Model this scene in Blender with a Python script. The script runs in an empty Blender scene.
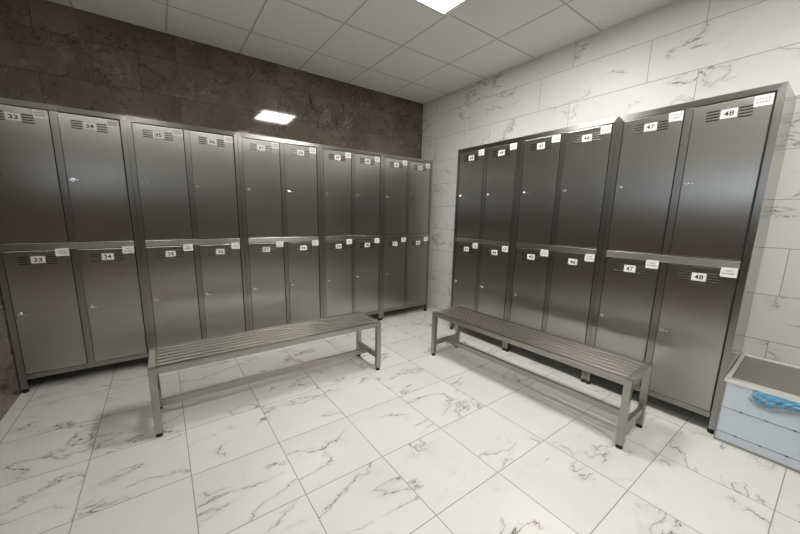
import bpy, bmesh, math, random
from mathutils import Vector, Matrix
random.seed(7)
sc = bpy.context.scene
COL = sc.collection

# ------------------------------------------------------------------ camera
YAW, PITCH, ROLL = 0.614936447, -0.175231537, 0.015593515
cam_d = bpy.data.cameras.new('camera')
cam = bpy.data.objects.new('camera', cam_d)
COL.objects.link(cam)
fw = Vector((math.sin(YAW) * math.cos(PITCH), math.cos(YAW) * math.cos(PITCH), math.sin(PITCH)))
rt = Vector((math.cos(YAW), -math.sin(YAW), 0))
up = rt.cross(fw)
r2 = math.cos(ROLL) * rt + math.sin(ROLL) * up
u2 = -math.sin(ROLL) * rt + math.cos(ROLL) * up
cam.matrix_world = Matrix(((r2.x, u2.x, -fw.x, -3.18370), (r2.y, u2.y, -fw.y, -3.75904),
                           (r2.z, u2.z, -fw.z, 1.33271), (0, 0, 0, 1)))
cam_d.sensor_width = 36
cam_d.lens = 323.751 / 800 * 36
cam_d.shift_x = 10.0937 / 800
cam_d.shift_y = 6.0747 / 800
cam_d.clip_start = 0.05
sc.camera = cam

# ------------------------------------------------------------------ light and exposure
world = bpy.data.worlds.new('world')
sc.world = world
world.use_nodes = True
world.node_tree.nodes['Background'].inputs[0].default_value = (0.6, 0.65, 0.75, 1)
world.node_tree.nodes['Background'].inputs[1].default_value = 0.05
LAMP_STRENGTH = [35.0, 25.0, 15.0]      # one per lamp
WINDOW_STRENGTH = 0.85
LAMPS = [(1, 2), (1, 5), (4, 5)]        # ceiling cells (i, j) that hold a lamp panel; only the first is in view, the last is added to brighten the upper left wall
sc.view_settings.view_transform = 'Standard'
sc.view_settings.look = 'None'
sc.view_settings.gamma = 1
sc.view_settings.use_curve_mapping = False
sc.view_settings.exposure = 0.76

# ------------------------------------------------------------------ dimensions
HC = 2.8912
X0, Y0 = 0.592, 0.4824               # first ceiling grid lines from the walls
XL = -4.13                           # left side wall
YR = -7.0                            # rear wall
W, H, DEP = 0.7832, 2.0556, 0.414

# ------------------------------------------------------------------ node helpers
class NT:
    def __init__(s, name):
        s.m = bpy.data.materials.new(name); s.m.use_nodes = True
        s.t = s.m.node_tree; s.t.nodes.clear()
        s.out = s.t.nodes.new('ShaderNodeOutputMaterial')
        s.b = s.t.nodes.new('ShaderNodeBsdfPrincipled')
        s.t.links.new(s.b.outputs[0], s.out.inputs[0])
    def n(s, typ, **kw):
        nd = s.t.nodes.new('ShaderNode' + typ)
        for k, v in kw.items(): setattr(nd, k, v)
        return nd
    def put(s, sock, v):
        if isinstance(v, bpy.types.NodeSocket): s.t.links.new(v, sock)
        else:
            if isinstance(v, tuple) and len(v) == 3 and sock.type == 'RGBA': v = v + (1,)
            sock.default_value = v
    def math(s, op, a, b=0.0, c=0.0):
        nd = s.n('Math', operation=op)
        s.put(nd.inputs[0], a); s.put(nd.inputs[1], b); s.put(nd.inputs[2], c)
        return nd.outputs[0]
    def vmath(s, op, a, b=(0, 0, 0)):
        nd = s.n('VectorMath', operation=op)
        s.put(nd.inputs[0], a); s.put(nd.inputs[1], b)
        return nd.outputs[0]
    def xyz(s, v):
        nd = s.n('SeparateXYZ'); s.put(nd.inputs[0], v); return nd.outputs
    def comb(s, x, y, z):
        nd = s.n('CombineXYZ')
        for i, q in enumerate((x, y, z)): s.put(nd.inputs[i], q)
        return nd.outputs[0]
    def mix(s, f, a, b):
        nd = s.n('Mix', data_type='RGBA')
        s.put(nd.inputs[0], f); s.put(nd.inputs[6], a); s.put(nd.inputs[7], b)
        return nd.outputs[2]
    def ramp(s, v, lo, hi, a=0.0, b=1.0, smooth=True):
        nd = s.n('MapRange', interpolation_type='SMOOTHSTEP' if smooth else 'LINEAR')
        s.put(nd.inputs[0], v)
        for i, q in enumerate((lo, hi, a, b)): s.put(nd.inputs[1 + i], q)
        return nd.outputs[0]
    def noise(s, vec, scale, detail=4, rough=0.5, dist=0.0, color=False):
        nd = s.n('TexNoise'); s.put(nd.inputs['Vector'], vec)
        nd.inputs['Scale'].default_value = scale; nd.inputs['Detail'].default_value = detail
        nd.inputs['Roughness'].default_value = rough; nd.inputs['Distortion'].default_value = dist
        return nd.outputs[1 if color else 0]
    def obj(s): return s.n('TexCoord').outputs['Object']
    def uv(s): return s.n('TexCoord').outputs['UV']
    def bump(s, h, strength=0.2, dist=0.01):
        nd = s.n('Bump'); s.put(nd.inputs['Height'], h)
        nd.inputs['Strength'].default_value = strength; nd.inputs['Distance'].default_value = dist
        s.t.links.new(nd.outputs[0], s.b.inputs['Normal'])
    def set(s, **kw):
        for k, v in kw.items(): s.put(s.b.inputs[k.replace('_', ' ')], v)

def tile_field(T, a, b, wa, wb, oa, ob, shift=0.0, flip_row=None, gw=0.0035):
    """a, b: in-plane coordinates; returns (joint mask, id vector, local coords)"""
    rb = T.math('DIVIDE', T.math('SUBTRACT', b, ob), wb)
    row = T.math('FLOOR', rb)
    if shift:
        r = row
        if flip_row is not None:
            r = T.math('ADD', row, T.math('LESS_THAN', row, flip_row))
        par = T.math('ABSOLUTE', T.math('MODULO', r, 2.0))
        off = T.math('MULTIPLY', T.math('GREATER_THAN', par, 0.5), shift)
        a = T.math('SUBTRACT', a, off)
    ra = T.math('DIVIDE', T.math('SUBTRACT', a, oa), wa)
    col = T.math('FLOOR', ra)
    fa, fb = T.math('SUBTRACT', ra, col), T.math('SUBTRACT', rb, row)
    da = T.math('MULTIPLY', T.math('MINIMUM', fa, T.math('SUBTRACT', 1.0, fa)), wa)
    db = T.math('MULTIPLY', T.math('MINIMUM', fb, T.math('SUBTRACT', 1.0, fb)), wb)
    d = T.math('MINIMUM', da, db)
    joint = T.math('SUBTRACT', 1.0, T.ramp(d, gw * 0.5, gw * 0.5 + 0.0012))
    wn = T.n('TexWhiteNoise', noise_dimensions='2D')
    T.put(wn.inputs['Vector'], T.comb(row, col, 0.0))
    return joint, wn.outputs[1], wn.outputs[0], fa, fb

def marble(T, pos, idcol, idval, joint, base, vein, grout, rough, density=0.50, plane='xy'):
    # each tile carries its own cut of the slab
    p = T.vmath('ADD', pos, T.vmath('MULTIPLY', idcol, (37.0, 53.0, 29.0)))
    mp = T.n('Mapping'); T.put(mp.inputs[0], p)
    if plane == 'xy': mp.inputs['Rotation'].default_value = (0, 0, -0.5); mp.inputs['Scale'].default_value = (1.0, 2.2, 1.0)
    else: mp.inputs['Rotation'].default_value = (0.75, 0, 0); mp.inputs['Scale'].default_value = (1.0, 1.0, 2.2)
    q = mp.outputs[0]
    n1 = T.math('ABSOLUTE', T.math('SUBTRACT', T.noise(q, 1.7, 7, 0.53, 0.3), 0.5))
    n2 = T.math('ABSOLUTE', T.math('SUBTRACT', T.noise(T.vmath('ADD', q, (7.3, 2.1, 4.4)), 2.7, 7, 0.56, 0.5), 0.5))
    wv = T.ramp(T.noise(p, 9.0, 2, 0.5), 0.35, 0.65, 0.35, 1.0)
    l1 = T.math('MULTIPLY', T.ramp(n1, 0.0, 0.0085, 1, 0), wv)
    l2 = T.math('MULTIPLY', T.ramp(n2, 0.0, 0.0075, 1, 0), wv)
    m1 = T.ramp(T.noise(p, 2.4, 2, 0.5), density, density + 0.07)
    near = T.ramp(n1, 0.015, 0.05, 1, 0)
    soft = T.math('MULTIPLY', T.math('MULTIPLY', T.ramp(n1, 0.0, 0.05, 1, 0), m1), 0.13)
    a = T.math('MULTIPLY', l1, T.math('ADD', T.math('MULTIPLY', m1, 0.85), 0.10))
    c2 = T.math('MULTIPLY', T.math('MULTIPLY', l2, near), m1)
    f = T.math('MINIMUM', T.math('ADD', T.math('ADD', a, T.math('MULTIPLY', c2, 0.8)), soft), 1.0)
    cloud = T.noise(p, 1.5, 3, 0.5)
    b0 = T.mix(T.ramp(cloud, 0.35, 0.7), base, tuple(c * 0.93 for c in base))
    c = T.mix(f, b0, vein)
    c = T.mix(joint, c, grout)
    T.set(Base_Color=c, Roughness=T.math('ADD', T.math('MULTIPLY', joint, 0.4), rough))
    T.bump(T.math('SUBTRACT', 1.0, joint), 0.35, 0.0015)

# ------------------------------------------------------------------ materials
M = {}
T = NT('white_marble_floor_tile'); x, y, z = T.xyz(T.obj())
j, ic, iv, fa, fb = tile_field(T, x, y, 0.4445, 0.438, -3.609, -1.991, gw=0.003)
marble(T, T.obj(), ic, iv, j, (0.66, 0.655, 0.625), (0.12, 0.10, 0.085), (0.27, 0.25, 0.22), 0.3, 0.488)
M['floor'] = T.m
T = NT('white_marble_wall_tile'); x, y, z = T.xyz(T.obj())
j, ic, iv, fa, fb = tile_field(T, y, z, 0.887, 0.302, -2.962, 2.678 - 0.302 * 20, shift=0.302, flip_row=17, gw=0.003)
marble(T, T.obj(), ic, iv, j, (0.72, 0.715, 0.69), (0.25, 0.24, 0.23), (0.34, 0.33, 0.31), 0.42, 0.505, 'yz')
M['wall'] = T.m
T = NT('white_marble_rear_wall_tile'); x, y, z = T.xyz(T.obj())
j, ic, iv, fa, fb = tile_field(T, x, z, 0.905, 0.3025, -3.0, 2.682 - 0.3025 * 20, shift=0.309, gw=0.003)
marble(T, T.obj(), ic, iv, j, (0.72, 0.715, 0.69), (0.25, 0.24, 0.23), (0.34, 0.33, 0.31), 0.42, 0.505, 'yz')
M['rear'] = T.m

def dark_stone(name, axis):
    T = NT(name); o = T.obj(); x, y, z = T.xyz(o)
    j, ic, iv, fa, fb = tile_field(T, x if axis == 'x' else y, z, 0.902, 0.302, -2.032, 2.675 - 0.302 * 20, shift=-0.28, gw=0.0045)
    p = T.vmath('ADD', o, T.vmath('MULTIPLY', ic, (11.0, 17.0, 7.0)))
    warp = T.vmath('MULTIPLY', T.vmath('SUBTRACT', T.noise(p, 3.0, 6, 0.65, 0, True), (0.5, 0.5, 0.5)), (0.35, 0.35, 0.35))
    q = T.vmath('ADD', p, warp)
    mott = T.noise(q, 2.0, 7, 0.66, 0.5)
    fine = T.noise(q, 26.0, 5, 0.7)
    c = T.mix(T.ramp(mott, 0.30, 0.72), (0.088, 0.068, 0.052), (0.165, 0.134, 0.106))
    c = T.mix(T.math('MULTIPLY', T.ramp(fine, 0.45, 0.75), 0.28), c, (0.28, 0.24, 0.19))
    v = T.math('ABSOLUTE', T.math('SUBTRACT', T.noise(q, 1.8, 4, 0.55, 0.5), 0.5))
    msk = T.ramp(T.noise(p, 2.4, 2, 0.5), 0.46, 0.62)
    light = T.math('MULTIPLY', T.ramp(v, 0.0, 0.011, 1, 0), T.math('MULTIPLY', msk, 0.45))
    c = T.mix(light, c, (0.33, 0.27, 0.2))
    v2 = T.math('ABSOLUTE', T.math('SUBTRACT', T.noise(q, 2.4, 4, 0.55, 0.8), 0.5))
    c = T.mix(T.math('MULTIPLY', T.ramp(v2, 0.0, 0.012, 1, 0), 0.75), c, (0.02, 0.014, 0.01))
    wv = T.n('TexVoronoi', feature='DISTANCE_TO_EDGE'); T.put(wv.inputs['Vector'], q); wv.inputs['Scale'].default_value = 4.5
    c = T.mix(T.math('MULTIPLY', T.ramp(wv.outputs[0], 0.0, 0.02, 1, 0), T.math('MULTIPLY', msk, 0.5)), c, (0.025, 0.018, 0.014))
    c = T.mix(j, c, (0.02, 0.017, 0.014))
    T.set(Base_Color=c, Roughness=T.math('ADD', T.math('MULTIPLY', j, 0.5), 0.06))
    T.b.inputs['Specular IOR Level'].default_value = 0.5
    T.bump(T.math('SUBTRACT', 1.0, j), 0.3, 0.001)
    return T.m
M['dark_x'] = dark_stone('dark_brown_stone_tile', 'x')
M['dark_y'] = dark_stone('dark_brown_stone_side_tile', 'y')

T = NT('ceiling_panel_grid'); o = T.obj(); x, y, z = T.xyz(o)
j, ic, iv, fa, fb = tile_field(T, x, y, 0.6, 0.6, -X0, -Y0, gw=0.013)
sp = T.noise(o, 160, 3, 0.7)
c = T.mix(T.ramp(sp, 0.35, 0.7), (0.78, 0.78, 0.765), (0.83, 0.83, 0.815))
c = T.mix(j, c, (0.50, 0.50, 0.49))
T.set(Base_Color=c, Roughness=0.8)
T.bump(T.math('ADD', T.math('MULTIPLY', sp, 0.2), T.math('SUBTRACT', 1.0, j)), 0.3, 0.004)
M['ceiling'] = T.m

def steel(name, col, rough, rot, aniso=0.75, grain=1.0, wob=0.06):
    T = NT(name); uv = T.uv()
    mp = T.n('Mapping'); T.put(mp.inputs[0], uv)
    mp.inputs['Scale'].default_value = (260, 1.5, 1) if rot == 0 else (1.5, 260, 1)
    g = T.noise(mp.outputs[0], 1.0, 2, 0.6)
    o = T.obj()
    blot = T.noise(o, 3.0, 3, 0.5)
    c = T.mix(T.math('MULTIPLY', g, 0.3 * grain), col, tuple(k * 0.75 for k in col))
    T.set(Base_Color=c, Metallic=1.0, Roughness=T.ramp(blot, 0.3, 0.7, rough * 0.99, rough * 1.05), Anisotropic=aniso,
          Anisotropic_Rotation=0.0 if rot == 0 else 0.25)
    tg = T.n('Tangent', direction_type='UV_MAP', uv_map='UVMap')
    T.t.links.new(tg.outputs[0], T.b.inputs['Tangent'])
    if wob: T.bump(T.noise(o, 1.6, 0, 0.4), 0.12, 0.02)
    return T.m
SC = (0.47, 0.458, 0.43)
M['steel_v'] = steel('brushed_steel_door', SC, 0.288, 0, 0.86)
M['steel_post'] = steel('brushed_steel_upright', tuple(k * 0.74 for k in SC), 0.30, 0, wob=0)
M['steel_h'] = steel('brushed_steel_rail', tuple(k * 0.74 for k in SC), 0.30, 1, wob=0)
M['steel_mid'] = steel('brushed_steel_middle_rail', SC, 0.30, 1, wob=0)
M['steel_side'] = steel('brushed_steel_side_panel', SC, 0.20, 0, 0.4)
M['steel_tube'] = steel('satin_steel_tube', (0.39, 0.375, 0.345), 0.31, 1, 0.3, grain=0, wob=0)
M['steel_slat'] = steel('satin_steel_slat', (0.68, 0.66, 0.62), 0.29, 1, 0.0, grain=0, wob=0)
M['steel_lid'] = steel('worn_steel_lid', (0.42, 0.41, 0.39), 0.29, 1, 0.2, wob=0)
M['steel_rim'] = steel('bright_steel_rim', (0.95, 0.94, 0.89), 0.45, 1, 0.0, grain=0, wob=0)

def plain(name, col, rough=0.5, metal=0.0, **kw):
    T = NT(name)
    nz = T.noise(T.obj(), 40, 2, 0.5)
    T.set(Base_Color=T.mix(nz, col, tuple(k * 0.9 for k in col)), Roughness=rough, Metallic=metal)
    for k, v in kw.items(): T.put(T.b.inputs[k.replace('_', ' ')], v)
    return T.m
M['rubber'] = plain('black_rubber', (0.012, 0.012, 0.012), 0.6)
M['slot'] = plain('dark_louvre_opening', (0.015, 0.015, 0.014), 0.5)
M['gap_shade'] = plain('door_gap_shade', (0.02, 0.02, 0.018), 0.6)
M['plate'] = plain('white_plastic_plate', (0.86, 0.855, 0.83), 0.4)
M['sticker'] = plain('white_paper_sticker', (0.85, 0.845, 0.82), 0.6)
M['ink'] = plain('black_ink', (0.02, 0.02, 0.02), 0.5)
M['chrome'] = plain('polished_chrome', (0.80, 0.79, 0.77), 0.2, 1.0)
M['film'] = plain('pale_blue_panel', (0.60, 0.67, 0.76), 0.35)
M['seam'] = plain('dark_grey_seam', (0.13, 0.14, 0.16), 0.5)
M['bag'] = plain('blue_plastic_film', (0.13, 0.38, 0.60), 0.3)
M['bag_pale'] = plain('clear_plastic_film', (0.50, 0.56, 0.62), 0.3, Alpha=0.35)
M['white_metal'] = plain('white_painted_metal', (0.72, 0.72, 0.68), 0.4)
M['grey_metal'] = plain('beige_reflector_strip', (0.55, 0.53, 0.48), 0.5)
for k, e in enumerate(LAMP_STRENGTH):
    T = NT('lit_diffuser')
    T.b.inputs['Base Color'].default_value = (0.8, 0.8, 0.8, 1)
    T.b.inputs['Emission Color'].default_value = (1.0, 0.975, 0.92, 1)
    T.b.inputs['Emission Strength'].default_value = e
    M['lamp', k] = T.m
T = NT('daylit_frosted_glass')
T.b.inputs['Base Color'].default_value = (0.7, 0.75, 0.8, 1)
T.b.inputs['Emission Color'].default_value = (0.70, 0.83, 1.0, 1)
T.b.inputs['Emission Strength'].default_value = WINDOW_STRENGTH
M['daylight'] = T.m

# ------------------------------------------------------------------ mesh helpers
def new_bm():
    b = bmesh.new(); b.loops.layers.uv.new('UVMap'); return b

def box(b, x0, x1, y0, y1, z0, z1, bevel=0.0, mi=0):
    vs = [b.verts.new(p) for p in ((x0, y0, z0), (x1, y0, z0), (x1, y1, z0), (x0, y1, z0),
                                   (x0, y0, z1), (x1, y0, z1), (x1, y1, z1), (x0, y1, z1))]
    fs = [b.faces.new([vs[i] for i in q]) for q in ((0, 3, 2, 1), (4, 5, 6, 7), (0, 1, 5, 4), (1, 2, 6, 5), (2, 3, 7, 6), (3, 0, 4, 7))]
    for f in fs: f.material_index = mi
    if bevel:
        es = list({e for f in fs for e in f.edges})
        bmesh.ops.bevel(b, geom=es, offset=bevel, segments=2, affect='EDGES', profile=0.6)

def prism(b, pts, y0, y1, mi=0):
    """pts in (x,z), counter-clockwise seen from -y; extruded from y0 (front) to y1 (back)"""
    f = [b.verts.new((p[0], y0, p[1])) for p in pts]
    k = [b.verts.new((p[0], y1, p[1])) for p in pts]
    n = len(pts)
    fs = [b.faces.new(f), b.faces.new(k[::-1])]
    for i in range(n): fs.append(b.faces.new((f[i], k[i], k[(i + 1) % n], f[(i + 1) % n])))
    for q in fs: q.material_index = mi
    return fs

def cyl(b, c, r0, r1, h, axis='z', seg=20, mi=0):
    res = bmesh.ops.create_cone(b, cap_ends=True, segments=seg, radius1=r0, radius2=r1, depth=h)
    m = {'z': Matrix(), 'y': Matrix.Rotation(math.pi / 2, 4, 'X'), 'x': Matrix.Rotation(math.pi / 2, 4, 'Y')}[axis]
    bmesh.ops.transform(b, matrix=Matrix.Translation(c) @ m, verts=res['verts'])
    for v in res['verts']:
        for f in v.link_faces: f.material_index = mi

def box_uv(b):
    L = b.loops.layers.uv.verify()
    b.normal_update()
    for f in b.faces:
        n = f.normal
        a = max(range(3), key=lambda i: abs(n[i]))
        for l in f.loops:
            p = l.vert.co
            l[L].uv = (p.y, p.z) if a == 0 else ((p.x, p.z) if a == 1 else (p.x, p.y))

def mesh(name, b, mats, smooth=False):
    bmesh.ops.recalc_face_normals(b, faces=b.faces)
    box_uv(b)
    me = bpy.data.meshes.new(name)
    b.to_mesh(me); b.free()
    for m in (mats if isinstance(mats, (list, tuple)) else [mats]): me.materials.append(m)
    if smooth:
        for p in me.polygons: p.use_smooth = True
    return me

def link(name, me, parent=None, loc=(0, 0, 0)):
    o = bpy.data.objects.new(name, me); COL.objects.link(o)
    o.location = loc
    if parent: o.parent = parent
    return o

def part(name, b, mats, parent=None, loc=(0, 0, 0), smooth=False):
    return link(name, mesh(name, b, mats, smooth), parent, loc)

def thing(name, label, cat, loc, rz=0.0, group=None):
    o = bpy.data.objects.new(name, None); COL.objects.link(o)
    o.empty_display_size = 0.1
    o.location = loc; o.rotation_euler = (0, 0, rz)
    o['label'] = label; o['category'] = cat
    if group: o['group'] = group
    return o

def structure(name, b, m):
    o = part(name, b, m); o['kind'] = 'structure'; return o

_fcache = {}
def text_geo(body, size, bold=0.0):
    """triangulated outline of a line of text, centred, in the (x, z) plane; returns verts, faces"""
    key = (body, size, bold)
    if key in _fcache: return _fcache[key]
    cu = bpy.data.curves.new('t', 'FONT')
    cu.body = body; cu.size = size; cu.align_x = 'CENTER'; cu.align_y = 'CENTER'
    cu.offset = bold; cu.resolution_u = 3
    ob = bpy.data.objects.new('t', cu); COL.objects.link(ob)
    dg = bpy.context.evaluated_depsgraph_get(); dg.update()
    me = bpy.data.meshes.new_from_object(ob.evaluated_get(dg))
    xs = [v.co.x for v in me.vertices]; ys = [v.co.y for v in me.vertices]
    cx, cy = (min(xs) + max(xs)) / 2, (min(ys) + max(ys)) / 2
    r = ([(v.co.x - cx, v.co.y - cy) for v in me.vertices], [tuple(p.vertices) for p in me.polygons], max(xs) - min(xs), max(ys) - min(ys))
    bpy.data.objects.remove(ob); bpy.data.curves.remove(cu); bpy.data.meshes.remove(me)
    _fcache[key] = r
    return r

def add_text(b, body, w, h, cx, cz, y, mi, bold=0.0):
    vs, fs, tw, th = text_geo(body, 1.0, bold)
    V = [b.verts.new((cx + x / tw * w, y, cz + q / th * h)) for x, q in vs]
    for f in fs:
        try: b.faces.new([V[i] for i in f]).material_index = mi
        except ValueError: pass

# ------------------------------------------------------------------ setting
b = new_bm(); box(b, XL - .1, .1, YR - .1, .1, -.1, 0); structure('floor', b, M['floor'])
b = new_bm(); box(b, XL - .1, .1, YR - .1, .1, HC, HC + .1); structure('ceiling', b, M['ceiling'])
b = new_bm(); box(b, 0, .1, YR - .1, .1, 0, HC); structure('wall_right', b, M['wall'])
b = new_bm(); box(b, XL - .1, 0, 0, .1, 0, HC); structure('wall_back', b, M['dark_x'])
ZT = 2.13                            # dark stone up to here, white marble above an added light strip of metal
YD = -1.95                           # the dark stone ends here, white marble and a daylit window follow
b = new_bm(); box(b, XL - .1, XL, YD, 0, 0, ZT); structure('wall_left', b, M['dark_y'])
wy0, wy1, wz0, wz1 = -4.3, -2.3, 1.55, 2.05
b = new_bm()
box(b, XL - .1, XL, YR - .1, YD, 0, wz0); box(b, XL - .1, XL, YR - .1, YD, wz1, ZT)
box(b, XL - .1, XL, YR - .1, wy0, wz0, wz1); box(b, XL - .1, XL, wy1, YD, wz0, wz1)
structure('wall_left_rear', b, M['dark_y'])
b = new_bm(); box(b, XL - .1, XL, YR - .1, 0, ZT, HC); structure('wall_left_upper', b, M['wall'])
b = new_bm(); box(b, XL - .02, XL + .03, YR, -.45, ZT - .035, ZT + .035); structure('added_trim_1', b, M['white_metal'])  # unseen strip, added to give the doors a bright line to reflect
b = new_bm()
for q in ((wy0, wy0 + .05, wz0, wz1), (wy1 - .05, wy1, wz0, wz1), (wy0 + .05, wy1 - .05, wz0, wz0 + .05), (wy0 + .05, wy1 - .05, wz1 - .05, wz1), (-3.425, -3.375, wz0 + .05, wz1 - .05)):
    box(b, XL - .06, XL - .02, *q)
wf = structure('window_1', b, M['white_metal'])
b = new_bm(); box(b, XL - .05, XL - .045, wy0 + .05, wy1 - .05, wz0 + .05, wz1 - .05)
part('frosted_pane', b, M['daylight'], wf)
b = new_bm(); box(b, XL, 0, YR - .1, YR, 0, 2.14); structure('wall_rear', b, M['dark_x'])
b = new_bm(); box(b, XL, 0, YR - .1, YR, 2.14, HC); structure('wall_rear_upper', b, M['rear'])

# ceiling lamp panels
def lamp(i, j, label, k):
    cx, cy = -X0 - 0.6 * i - 0.297, -Y0 - 0.6 * j - 0.268
    t = thing('ceiling_light', label, 'light', (cx, cy, HC), 0, 'square ceiling light panels')
    z1, z0 = 0.0, -0.012
    b = new_bm()
    for s in (-1, 1):
        box(b, min(s * .298, s * .270), max(s * .298, s * .270), -.298, .298, z0, z1, .002)
        box(b, -.270, .270, min(s * .298, s * .270), max(s * .298, s * .270), z0, z1, .002)
    part('frame', b, M['white_metal'], t)
    for s in (-1, 1):
        b = new_bm(); box(b, min(s * .270, s * .250), max(s * .270, s * .250), -.27, .27, z0 + .003, z1)
        part('reflector_strip', b, M['grey_metal'], t)
    b = new_bm(); box(b, -.250, .250, -.27, .27, z0 + .004, z1); part('diffuser', b, M['lamp', k], t)
LL = ['lit square ceiling light nearest the dark stone wall, at the top edge',
      'lit square ceiling light over the rear of the room, behind the photographer',
      'added unseen ceiling light over the rear of the room, brightening the upper left wall']
for k, ((i, j), l) in enumerate(zip(LAMPS, LL)): lamp(i, j, l, k)

# ------------------------------------------------------------------ lockers
P = 0.038
ZB = 0.032
def m_(fn, mats, name, smooth=False):
    b = new_bm(); fn(b); return mesh(name, b, mats, smooth)

def f_body(b):
    box(b, 0.0, 0.002, .004, DEP, .14, H)          # side panels
    box(b, W - .002, W, .004, DEP, .14, H)
    box(b, .002, W - .002, DEP - .002, DEP, .14, H)
    box(b, .002, W - .002, .03, DEP - .002, H - .003, H - .001)
    box(b, .002, W - .002, .03, DEP - .002, .14, .143)
    box(b, .002, W - .002, .032, DEP - .002, 1.075, 1.078)
    for x0 in (.0005, W - .0385): box(b, x0, x0 + .038, DEP - .04, DEP - .002, ZB, .14)
ME = {}
ME['body'] = m_(f_body, M['steel_side'], 'body')
ME['post_l'] = m_(lambda b: prism(b, [(0.001, ZB), (P - .003, ZB), (P - .003, H - P), (0.001, H - .0005)], 0, .034), M['steel_post'], 'post')
ME['post_r'] = m_(lambda b: prism(b, [(W - P + .0075, ZB), (W - .001, ZB), (W - .001, H - .0005), (W - P + .0075, H - P + .0045)], 0, .034), M['steel_post'], 'post')
ME['top_rail'] = m_(lambda b: prism(b, [(.001, H), (P - .003, H - P), (W - P + .0075, H - P + .0045), (W - .001, H)], 0, .034), M['steel_h'], 'top_rail')
ME['bottom_rail'] = m_(lambda b: box(b, P - .003, W - P + .003, 0.001, .034, .101, .137, .001), M['steel_h'], 'bottom_rail')
ME['mullion'] = m_(lambda b: box(b, .3735, .4125, .0015, .034, .137, H - P, .001), M['steel_post'], 'mullion')
def f_mid(b):
    pts = []
    box(b, P - .003, W - P + .003, -.006, .03, 1.052, 1.102, .004)
ME['middle_rail'] = m_(f_mid, M['steel_mid'], 'middle_rail')
ME['gap_shade'] = m_(lambda b: box(b, P - .003, W - P + .0075, .012, .030, .141, H - P + .002), M['gap_shade'], 'gap_shade_panel')  # near-black sheet behind the doors, paints the shade in their gaps
DW = 0.3295
def f_door(z0, z1):
    def f(b): box(b, 0, DW, .002, .0118, z0, z1, .0026)
    return f
ME['door_hi'] = m_(f_door(1.107, 2.0135), M['steel_v'], 'door')
ME['door_lo'] = m_(f_door(0.141, 1.046), M['steel_v'], 'door')
def f_vent(zt):
    def f(b):
        for x0, x1, dz in ((0, .058, 0),):
            for k in range(4):
                z = zt - k * .0165 + dz
                ps = [(x0 - .002, z - .006), (x1 - .002, z - .006), (x1 + .002, z), (x0 + .002, z)]
                prism(b, [(p[0], p[1]) for p in ps], .0012, .004)
                box(b, x0, x1, -.0012, .003, z, z + .003, 0, 1)
    return f
ME['vent_hi'] = m_(f_vent(1.972), [M['slot'], M['steel_h']], 'vent')
ME['vent_lo'] = m_(f_vent(1.008), [M['slot'], M['steel_h']], 'vent')
def f_lock(b):
    cyl(b, (0, -.002, 0), .0155, .014, .008, 'y', 20)
    cyl(b, (0, -.009, 0), .010, .009, .008, 'y', 16)
    box(b, -.002, .030, -.017, -.011, -.0035, .0035, .001)        # short lever
    box(b, -.016, .0, -.0145, -.011, -.009, .009, .0015)
    cyl(b, (.028, -.0135, 0), .006, .006, .005, 'y', 12)
ME['lock'] = m_(f_lock, M['chrome'], 'lock')
def f_foot(b):
    cyl(b, (0, 0, .006), .017, .017, .012, 'z', 20)
    cyl(b, (0, 0, .022), .015, .012, .020, 'z', 20)
    box(b, -.017, .017, -.017, .017, .022, .034, .002)
ME['foot'] = m_(f_foot, M['rubber'], 'foot')

def plate_mesh(num):
    b = new_bm()
    box(b, -.035, .035, -.0015, .0025, -.0245, .0245, .0006)
    add_text(b, num, .044, .028, 0, 0, -.0018, 1, 0.018)
    return mesh('number_plate', b, [M['plate'], M['ink']])
def sticker_mesh(lines):
    b = new_bm()
    box(b, -.036, .036, 0, .0018, -.030, .027, 0)
    for k, (s, w) in enumerate(lines): add_text(b, s, w, .0095, 0, .008 - k * .018, -.0004, 1, 0.012)
    return mesh('name_sticker', b, [M['sticker'], M['ink']])
ME['st_hi'] = sticker_mesh([('G\u00dcNDEL\u0130K', .060), ('KIYAFET', .052)])
ME['st_lo'] = sticker_mesh([('K\u0130RL\u0130', .036), ('KIYAFET', .052)])

def locker(nums, label, loc, rz, group, w):
    t = thing('locker_cabinet', label, 'locker', loc, rz, group)
    t.scale = (w / W, 1, 1)
    def add(name, me, parent, p=(0, 0, 0), top=True):
        q = (p[0] - (W / 2 if top else 0), p[1] - (DEP / 2 if top else 0), p[2])
        return link(name, me, parent, q)
    add('body', ME['body'], t)
    add('gap_shade_panel', ME['gap_shade'], t)
    add('post', ME['post_l'], t); add('post', ME['post_r'], t)
    add('top_rail', ME['top_rail'], t); add('middle_rail', ME['middle_rail'], t)
    add('bottom_rail', ME['bottom_rail'], t); add('mullion', ME['mullion'], t)
    for fx in (.018, W - .018):
        for fy in (.018, DEP - .021):
            add('foot', ME['foot'], t, (fx, fy, 0))
    for hi in (True, False):
        for k, x0 in enumerate((.0375, .4145)):
            d = add('door', ME['door_hi' if hi else 'door_lo'], t, (x0, 0, 0))
            for vx, vz in ((.063, 0), (.201, -.003)): add('vent', ME['vent_hi' if hi else 'vent_lo'], d, (vx, 0, vz), False)
            n = str(nums[k])
            p = add('number_plate', plate_mesh(n), d, (.1625, 0, 1.945 if hi else .983), False)
            p['label'] = 'white plate reading ' + n
            s = add('name_sticker', ME['st_hi' if hi else 'st_lo'], d, (.2925, -.0002 if hi else -.0085, 1.985 if hi else 1.033), False)
            s['label'] = 'white paper sticker with two lines of black print'
            l = add('lock', ME['lock'], d, (.030, 0, 1.556 if hi else .597), False)
            l['label'] = 'small chrome turn lock'
    return t

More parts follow.
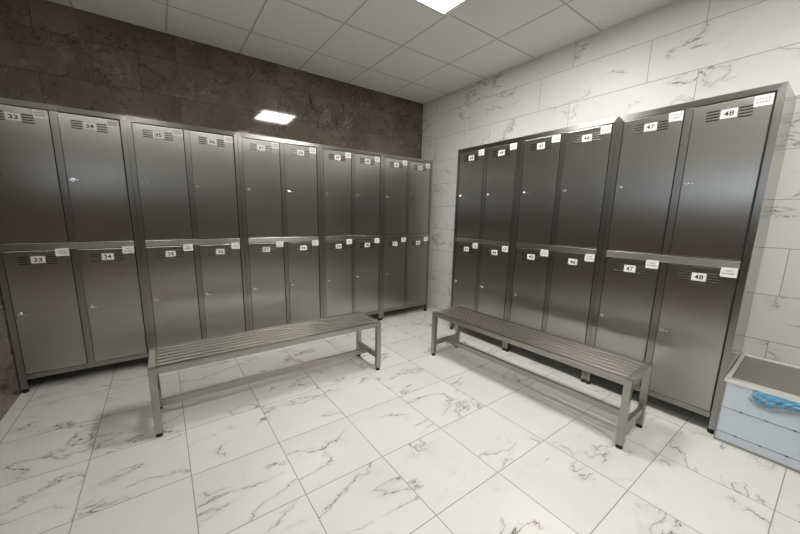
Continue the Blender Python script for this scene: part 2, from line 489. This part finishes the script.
XE, YF, WL = -0.163, -0.4219, 0.7924
lab_l = {33: 'stainless steel four-door locker numbered 33 and 34 beside the dark side wall',
         35: 'stainless steel four-door locker numbered 35 and 36 behind the left end of the near bench',
         37: 'stainless steel four-door locker numbered 37 and 38 under the light reflection on dark stone',
         39: 'stainless steel four-door locker numbered 39 and 40 behind the right end of the bench',
         41: 'stainless steel four-door locker numbered 41 and 42 at the corner by the white marble wall'}
for k in range(5):
    n = 41 - 2 * k
    locker((n, n + 1), lab_l[n], (XE - WL * (k + .5), YF + DEP / 2, 0), 0, 'steel lockers along the dark stone wall', WL - .0004)
XF, YS, WR = -0.4366, -1.1282, 0.7719
lab_r = {43: 'stainless steel four-door locker numbered 43 and 44, farthest of the row on white marble wall',
         45: 'stainless steel four-door locker numbered 45 and 46, middle of the row on white marble wall',
         47: 'stainless steel four-door locker numbered 47 and 48 beside the pale blue box'}
for k in range(3):
    n = 43 + 2 * k
    locker((n, n + 1), lab_r[n], (XF + DEP / 2, YS - WR * (k + .5), 0), -math.pi / 2, 'steel lockers along the white marble wall', WR - .0004)

# ------------------------------------------------------------------ benches
BL, BD, BH = 1.609, 0.3746, 0.438
def bench(label, loc, rz):
    t = thing('bench', label, 'bench', loc, rz, 'slatted steel benches')
    L2, D2 = BL / 2, BD / 2
    b = new_bm()
    tw = .038
    box(b, -L2 + tw, L2 - tw, -D2, -D2 + .025, BH - .040, BH - .002, .0025)
    part('seat_rail', b, M['steel_tube'], t); b = new_bm()
    box(b, -L2 + tw, L2 - tw, D2 - .025, D2, BH - .040, BH - .002, .0025)
    part('seat_rail', b, M['steel_tube'], t)
    for s in (-1, 1):
        b = new_bm()
        box(b, min(s * L2, s * (L2 - .038)), max(s * L2, s * (L2 - .038)), -D2 + tw, D2 - tw, BH - .040, BH - .002, .0025)
        part('end_rail', b, M['steel_slat'], t)
    n = 6; y0, y1 = -D2 + .027, D2 - .027
    pitch = (y1 - y0) / n
    for k in range(n):
        b = new_bm()
        yc = y0 + pitch * (k + .5)
        box(b, -L2 + .039, L2 - .039, yc - .0152, yc + .0152, BH - .036, BH, .003)
        part('slat', b, M['steel_slat'], t)
    for sx in (-1, 1):
        for sy in (-1, 1):
            b = new_bm()
            x0, y0_ = sx * L2, sy * D2
            box(b, min(x0, x0 - sx * tw), max(x0, x0 - sx * tw), min(y0_, y0_ - sy * tw), max(y0_, y0_ - sy * tw), .024, BH - .002, .0025)
            lg = part('leg', b, M['steel_tube'], t)
            b = new_bm()
            cx, cy = x0 - sx * tw / 2, y0_ - sy * tw / 2
            cyl(b, (cx, cy, .008), .0185, .0175, .016, 'z', 20); cyl(b, (cx, cy, .021), .013, .013, .012, 'z', 16)
            f = part('foot', b, M['rubber'], lg); f['label'] = 'black rubber foot'
        b = new_bm(); xc = sx * (L2 - tw / 2)
        box(b, xc - .012, xc + .012, -D2 + tw, D2 - tw, .105, .150, .002)
        part('side_stretcher', b, M['steel_tube'], t)
    b = new_bm(); box(b, -L2 + .031, L2 - .031, -.012, .012, .102, .147, .002)
    part('stretcher', b, M['steel_tube'], t)
    return t
bench('slatted stainless steel bench in front of the lockers on the dark stone wall', (-2.5119, -1.3623, 0), -.0028)
bench('slatted stainless steel bench in front of the lockers on the white marble wall', (-.9212, -2.3611, 0), 1.5962 - math.pi)

# ------------------------------------------------------------------ storage box at the right edge
bx0, bx1 = -.485, -.012
by0, by1 = -3.83, -3.4495       # near the camera side .. locker side
SLOPE = .045
def slope(b):
    for v in b.verts:
        if v.co.z > .3: v.co.z += max(0, (v.co.x + HX)) / (2 * HX) * SLOPE
    return b
t = thing('storage_box', 'low pale blue box with a steel lid beside locker 48, cut by the right edge', 'box', ((bx0 + bx1) / 2, (by0 + by1) / 2, 0))
ox, oy = (bx0 + bx1) / 2, (by0 + by1) / 2
HX, HY = (bx1 - bx0) / 2, (by1 - by0) / 2
b = new_bm(); box(b, -HX + .003, HX - .003, -HY + .003, HY - .003, .014, .384)
part('body', slope(b), M['film'], t)['label'] = 'pale blue panelled body'
b = new_bm()
for sx in (-1, 1):
    for sy in (-1, 1):
        box(b, min(sx * HX, sx * (HX - .008)), max(sx * HX, sx * (HX - .008)), min(sy * HY, sy * (HY - .008)), max(sy * HY, sy * (HY - .008)), 0, .386, .001)
for s in (-1, 1):
    box(b, -HX + .008, HX - .008, min(s * HY, s * (HY - .007)), max(s * HY, s * (HY - .007)), 0, .014, .001)
    box(b, min(s * HX, s * (HX - .007)), max(s * HX, s * (HX - .007)), -HY + .008, HY - .008, 0, .014, .001)
part('corner_frame', slope(b), M['steel_tube'], t)['label'] = 'thin steel edging'
b = new_bm()
for z in (.224, .066):
    box(b, -HX + .0015, -HX + .0035, -HY + .008, HY - .008, z - .001, z + .001)
    box(b, -HX + .008, HX - .008, HY - .0035, HY - .0015, z - .001, z + .001)
    for k in range(4):
        y = HY - .088 - .1 * k + (0.002 if z < .1 else 0)
        if y > -HY + .01: box(b, -HX - .0005, -HX + .0035, y - .007, y + .007, z - .0035, z + .0035, .001)
part('seam', b, M['seam'], t)['label'] = 'dark grey seam line with small clips'
b = new_bm()
r = .036
zt0, zt1 = .384, .406
box(b, -HX - .004, -HX + r, -HY - .004, HY + .004, zt0, zt1, .003)
box(b, HX - r * .6, HX, -HY - .004, HY + .004, zt0, zt1, .003)
box(b, -HX + r, HX - r * .6, HY - r * .5, HY + .004, zt0, zt1, .003)
box(b, -HX + r, HX - r * .6, -HY - .004, -HY + r * .5, zt0, zt1, .003)
part('lid_rim', slope(b), M['steel_rim'], t)['label'] = 'bright steel lid rim'
b = new_bm(); box(b, -HX + r + .002, HX - r * .6 - .002, -HY + r * .5 + .002, HY - r * .5 - .002, zt0, zt1 - .004, .002)
part('lid', slope(b), M['steel_lid'], t)['label'] = 'dark brushed steel lid panel'

# crumpled blue film hanging out from under the rim
rnd = random.Random(3)
def film(y_a, y_b, drop, x_off, seed, nu=34, nv=14):
    b = new_bm(); rn = random.Random(seed)
    ph = [rn.uniform(0, 6.28) for _ in range(8)]
    G = []
    for i in range(nu + 1):
        u = i / nu; row = []
        edge = drop(u)
        for k in range(nv + 1):
            v = k / nv
            yy = y_a + (y_b - y_a) * u + .006 * math.sin(7 * v + ph[0])
            zz = .388 - edge * v + .002 * math.sin(25 * u + ph[1]) * v
            xx = bx0 - x_off - abs(.009 * math.sin(18 * u + 5 * v + ph[2]) + .005 * math.sin(31 * u - 9 * v + ph[3]) + .004 * math.sin(60 * u + 22 * v + ph[4])) * (0.25 + v) * math.sin(math.pi * min(1, v * .8 + .1))
            row.append(b.verts.new((xx, yy, zz)))
        G.append(row)
    for i in range(nu):
        for k in range(nv): b.faces.new((G[i][k], G[i][k + 1], G[i + 1][k + 1], G[i + 1][k]))
    return b
b = film(-3.572, -3.82, lambda u: .052 + .030 * math.sin(math.pi * min(1, u * 1.9 + .12)) * (1 - .5 * u), .005, 5)
o = part('plastic_bag', b, M['bag'], smooth=True)
sd = o.modifiers.new('thickness', 'SOLIDIFY'); sd.thickness = .0012; sd.offset = 1
o['label'] = 'crumpled blue plastic bag hanging over the front of the pale blue box'; o['category'] = 'bag'
b = film(-3.560, -3.82, lambda u: .070 + .030 * math.sin(math.pi * min(1, u * 1.4 + .1)) * (1 - .3 * u), .0015, 9)
w = part('clear_liner', b, M['bag_pale'], o, smooth=True); w['label'] = 'pale see-through edge of the bag'
sd = w.modifiers.new('thickness', 'SOLIDIFY'); sd.thickness = .0006; sd.offset = 1
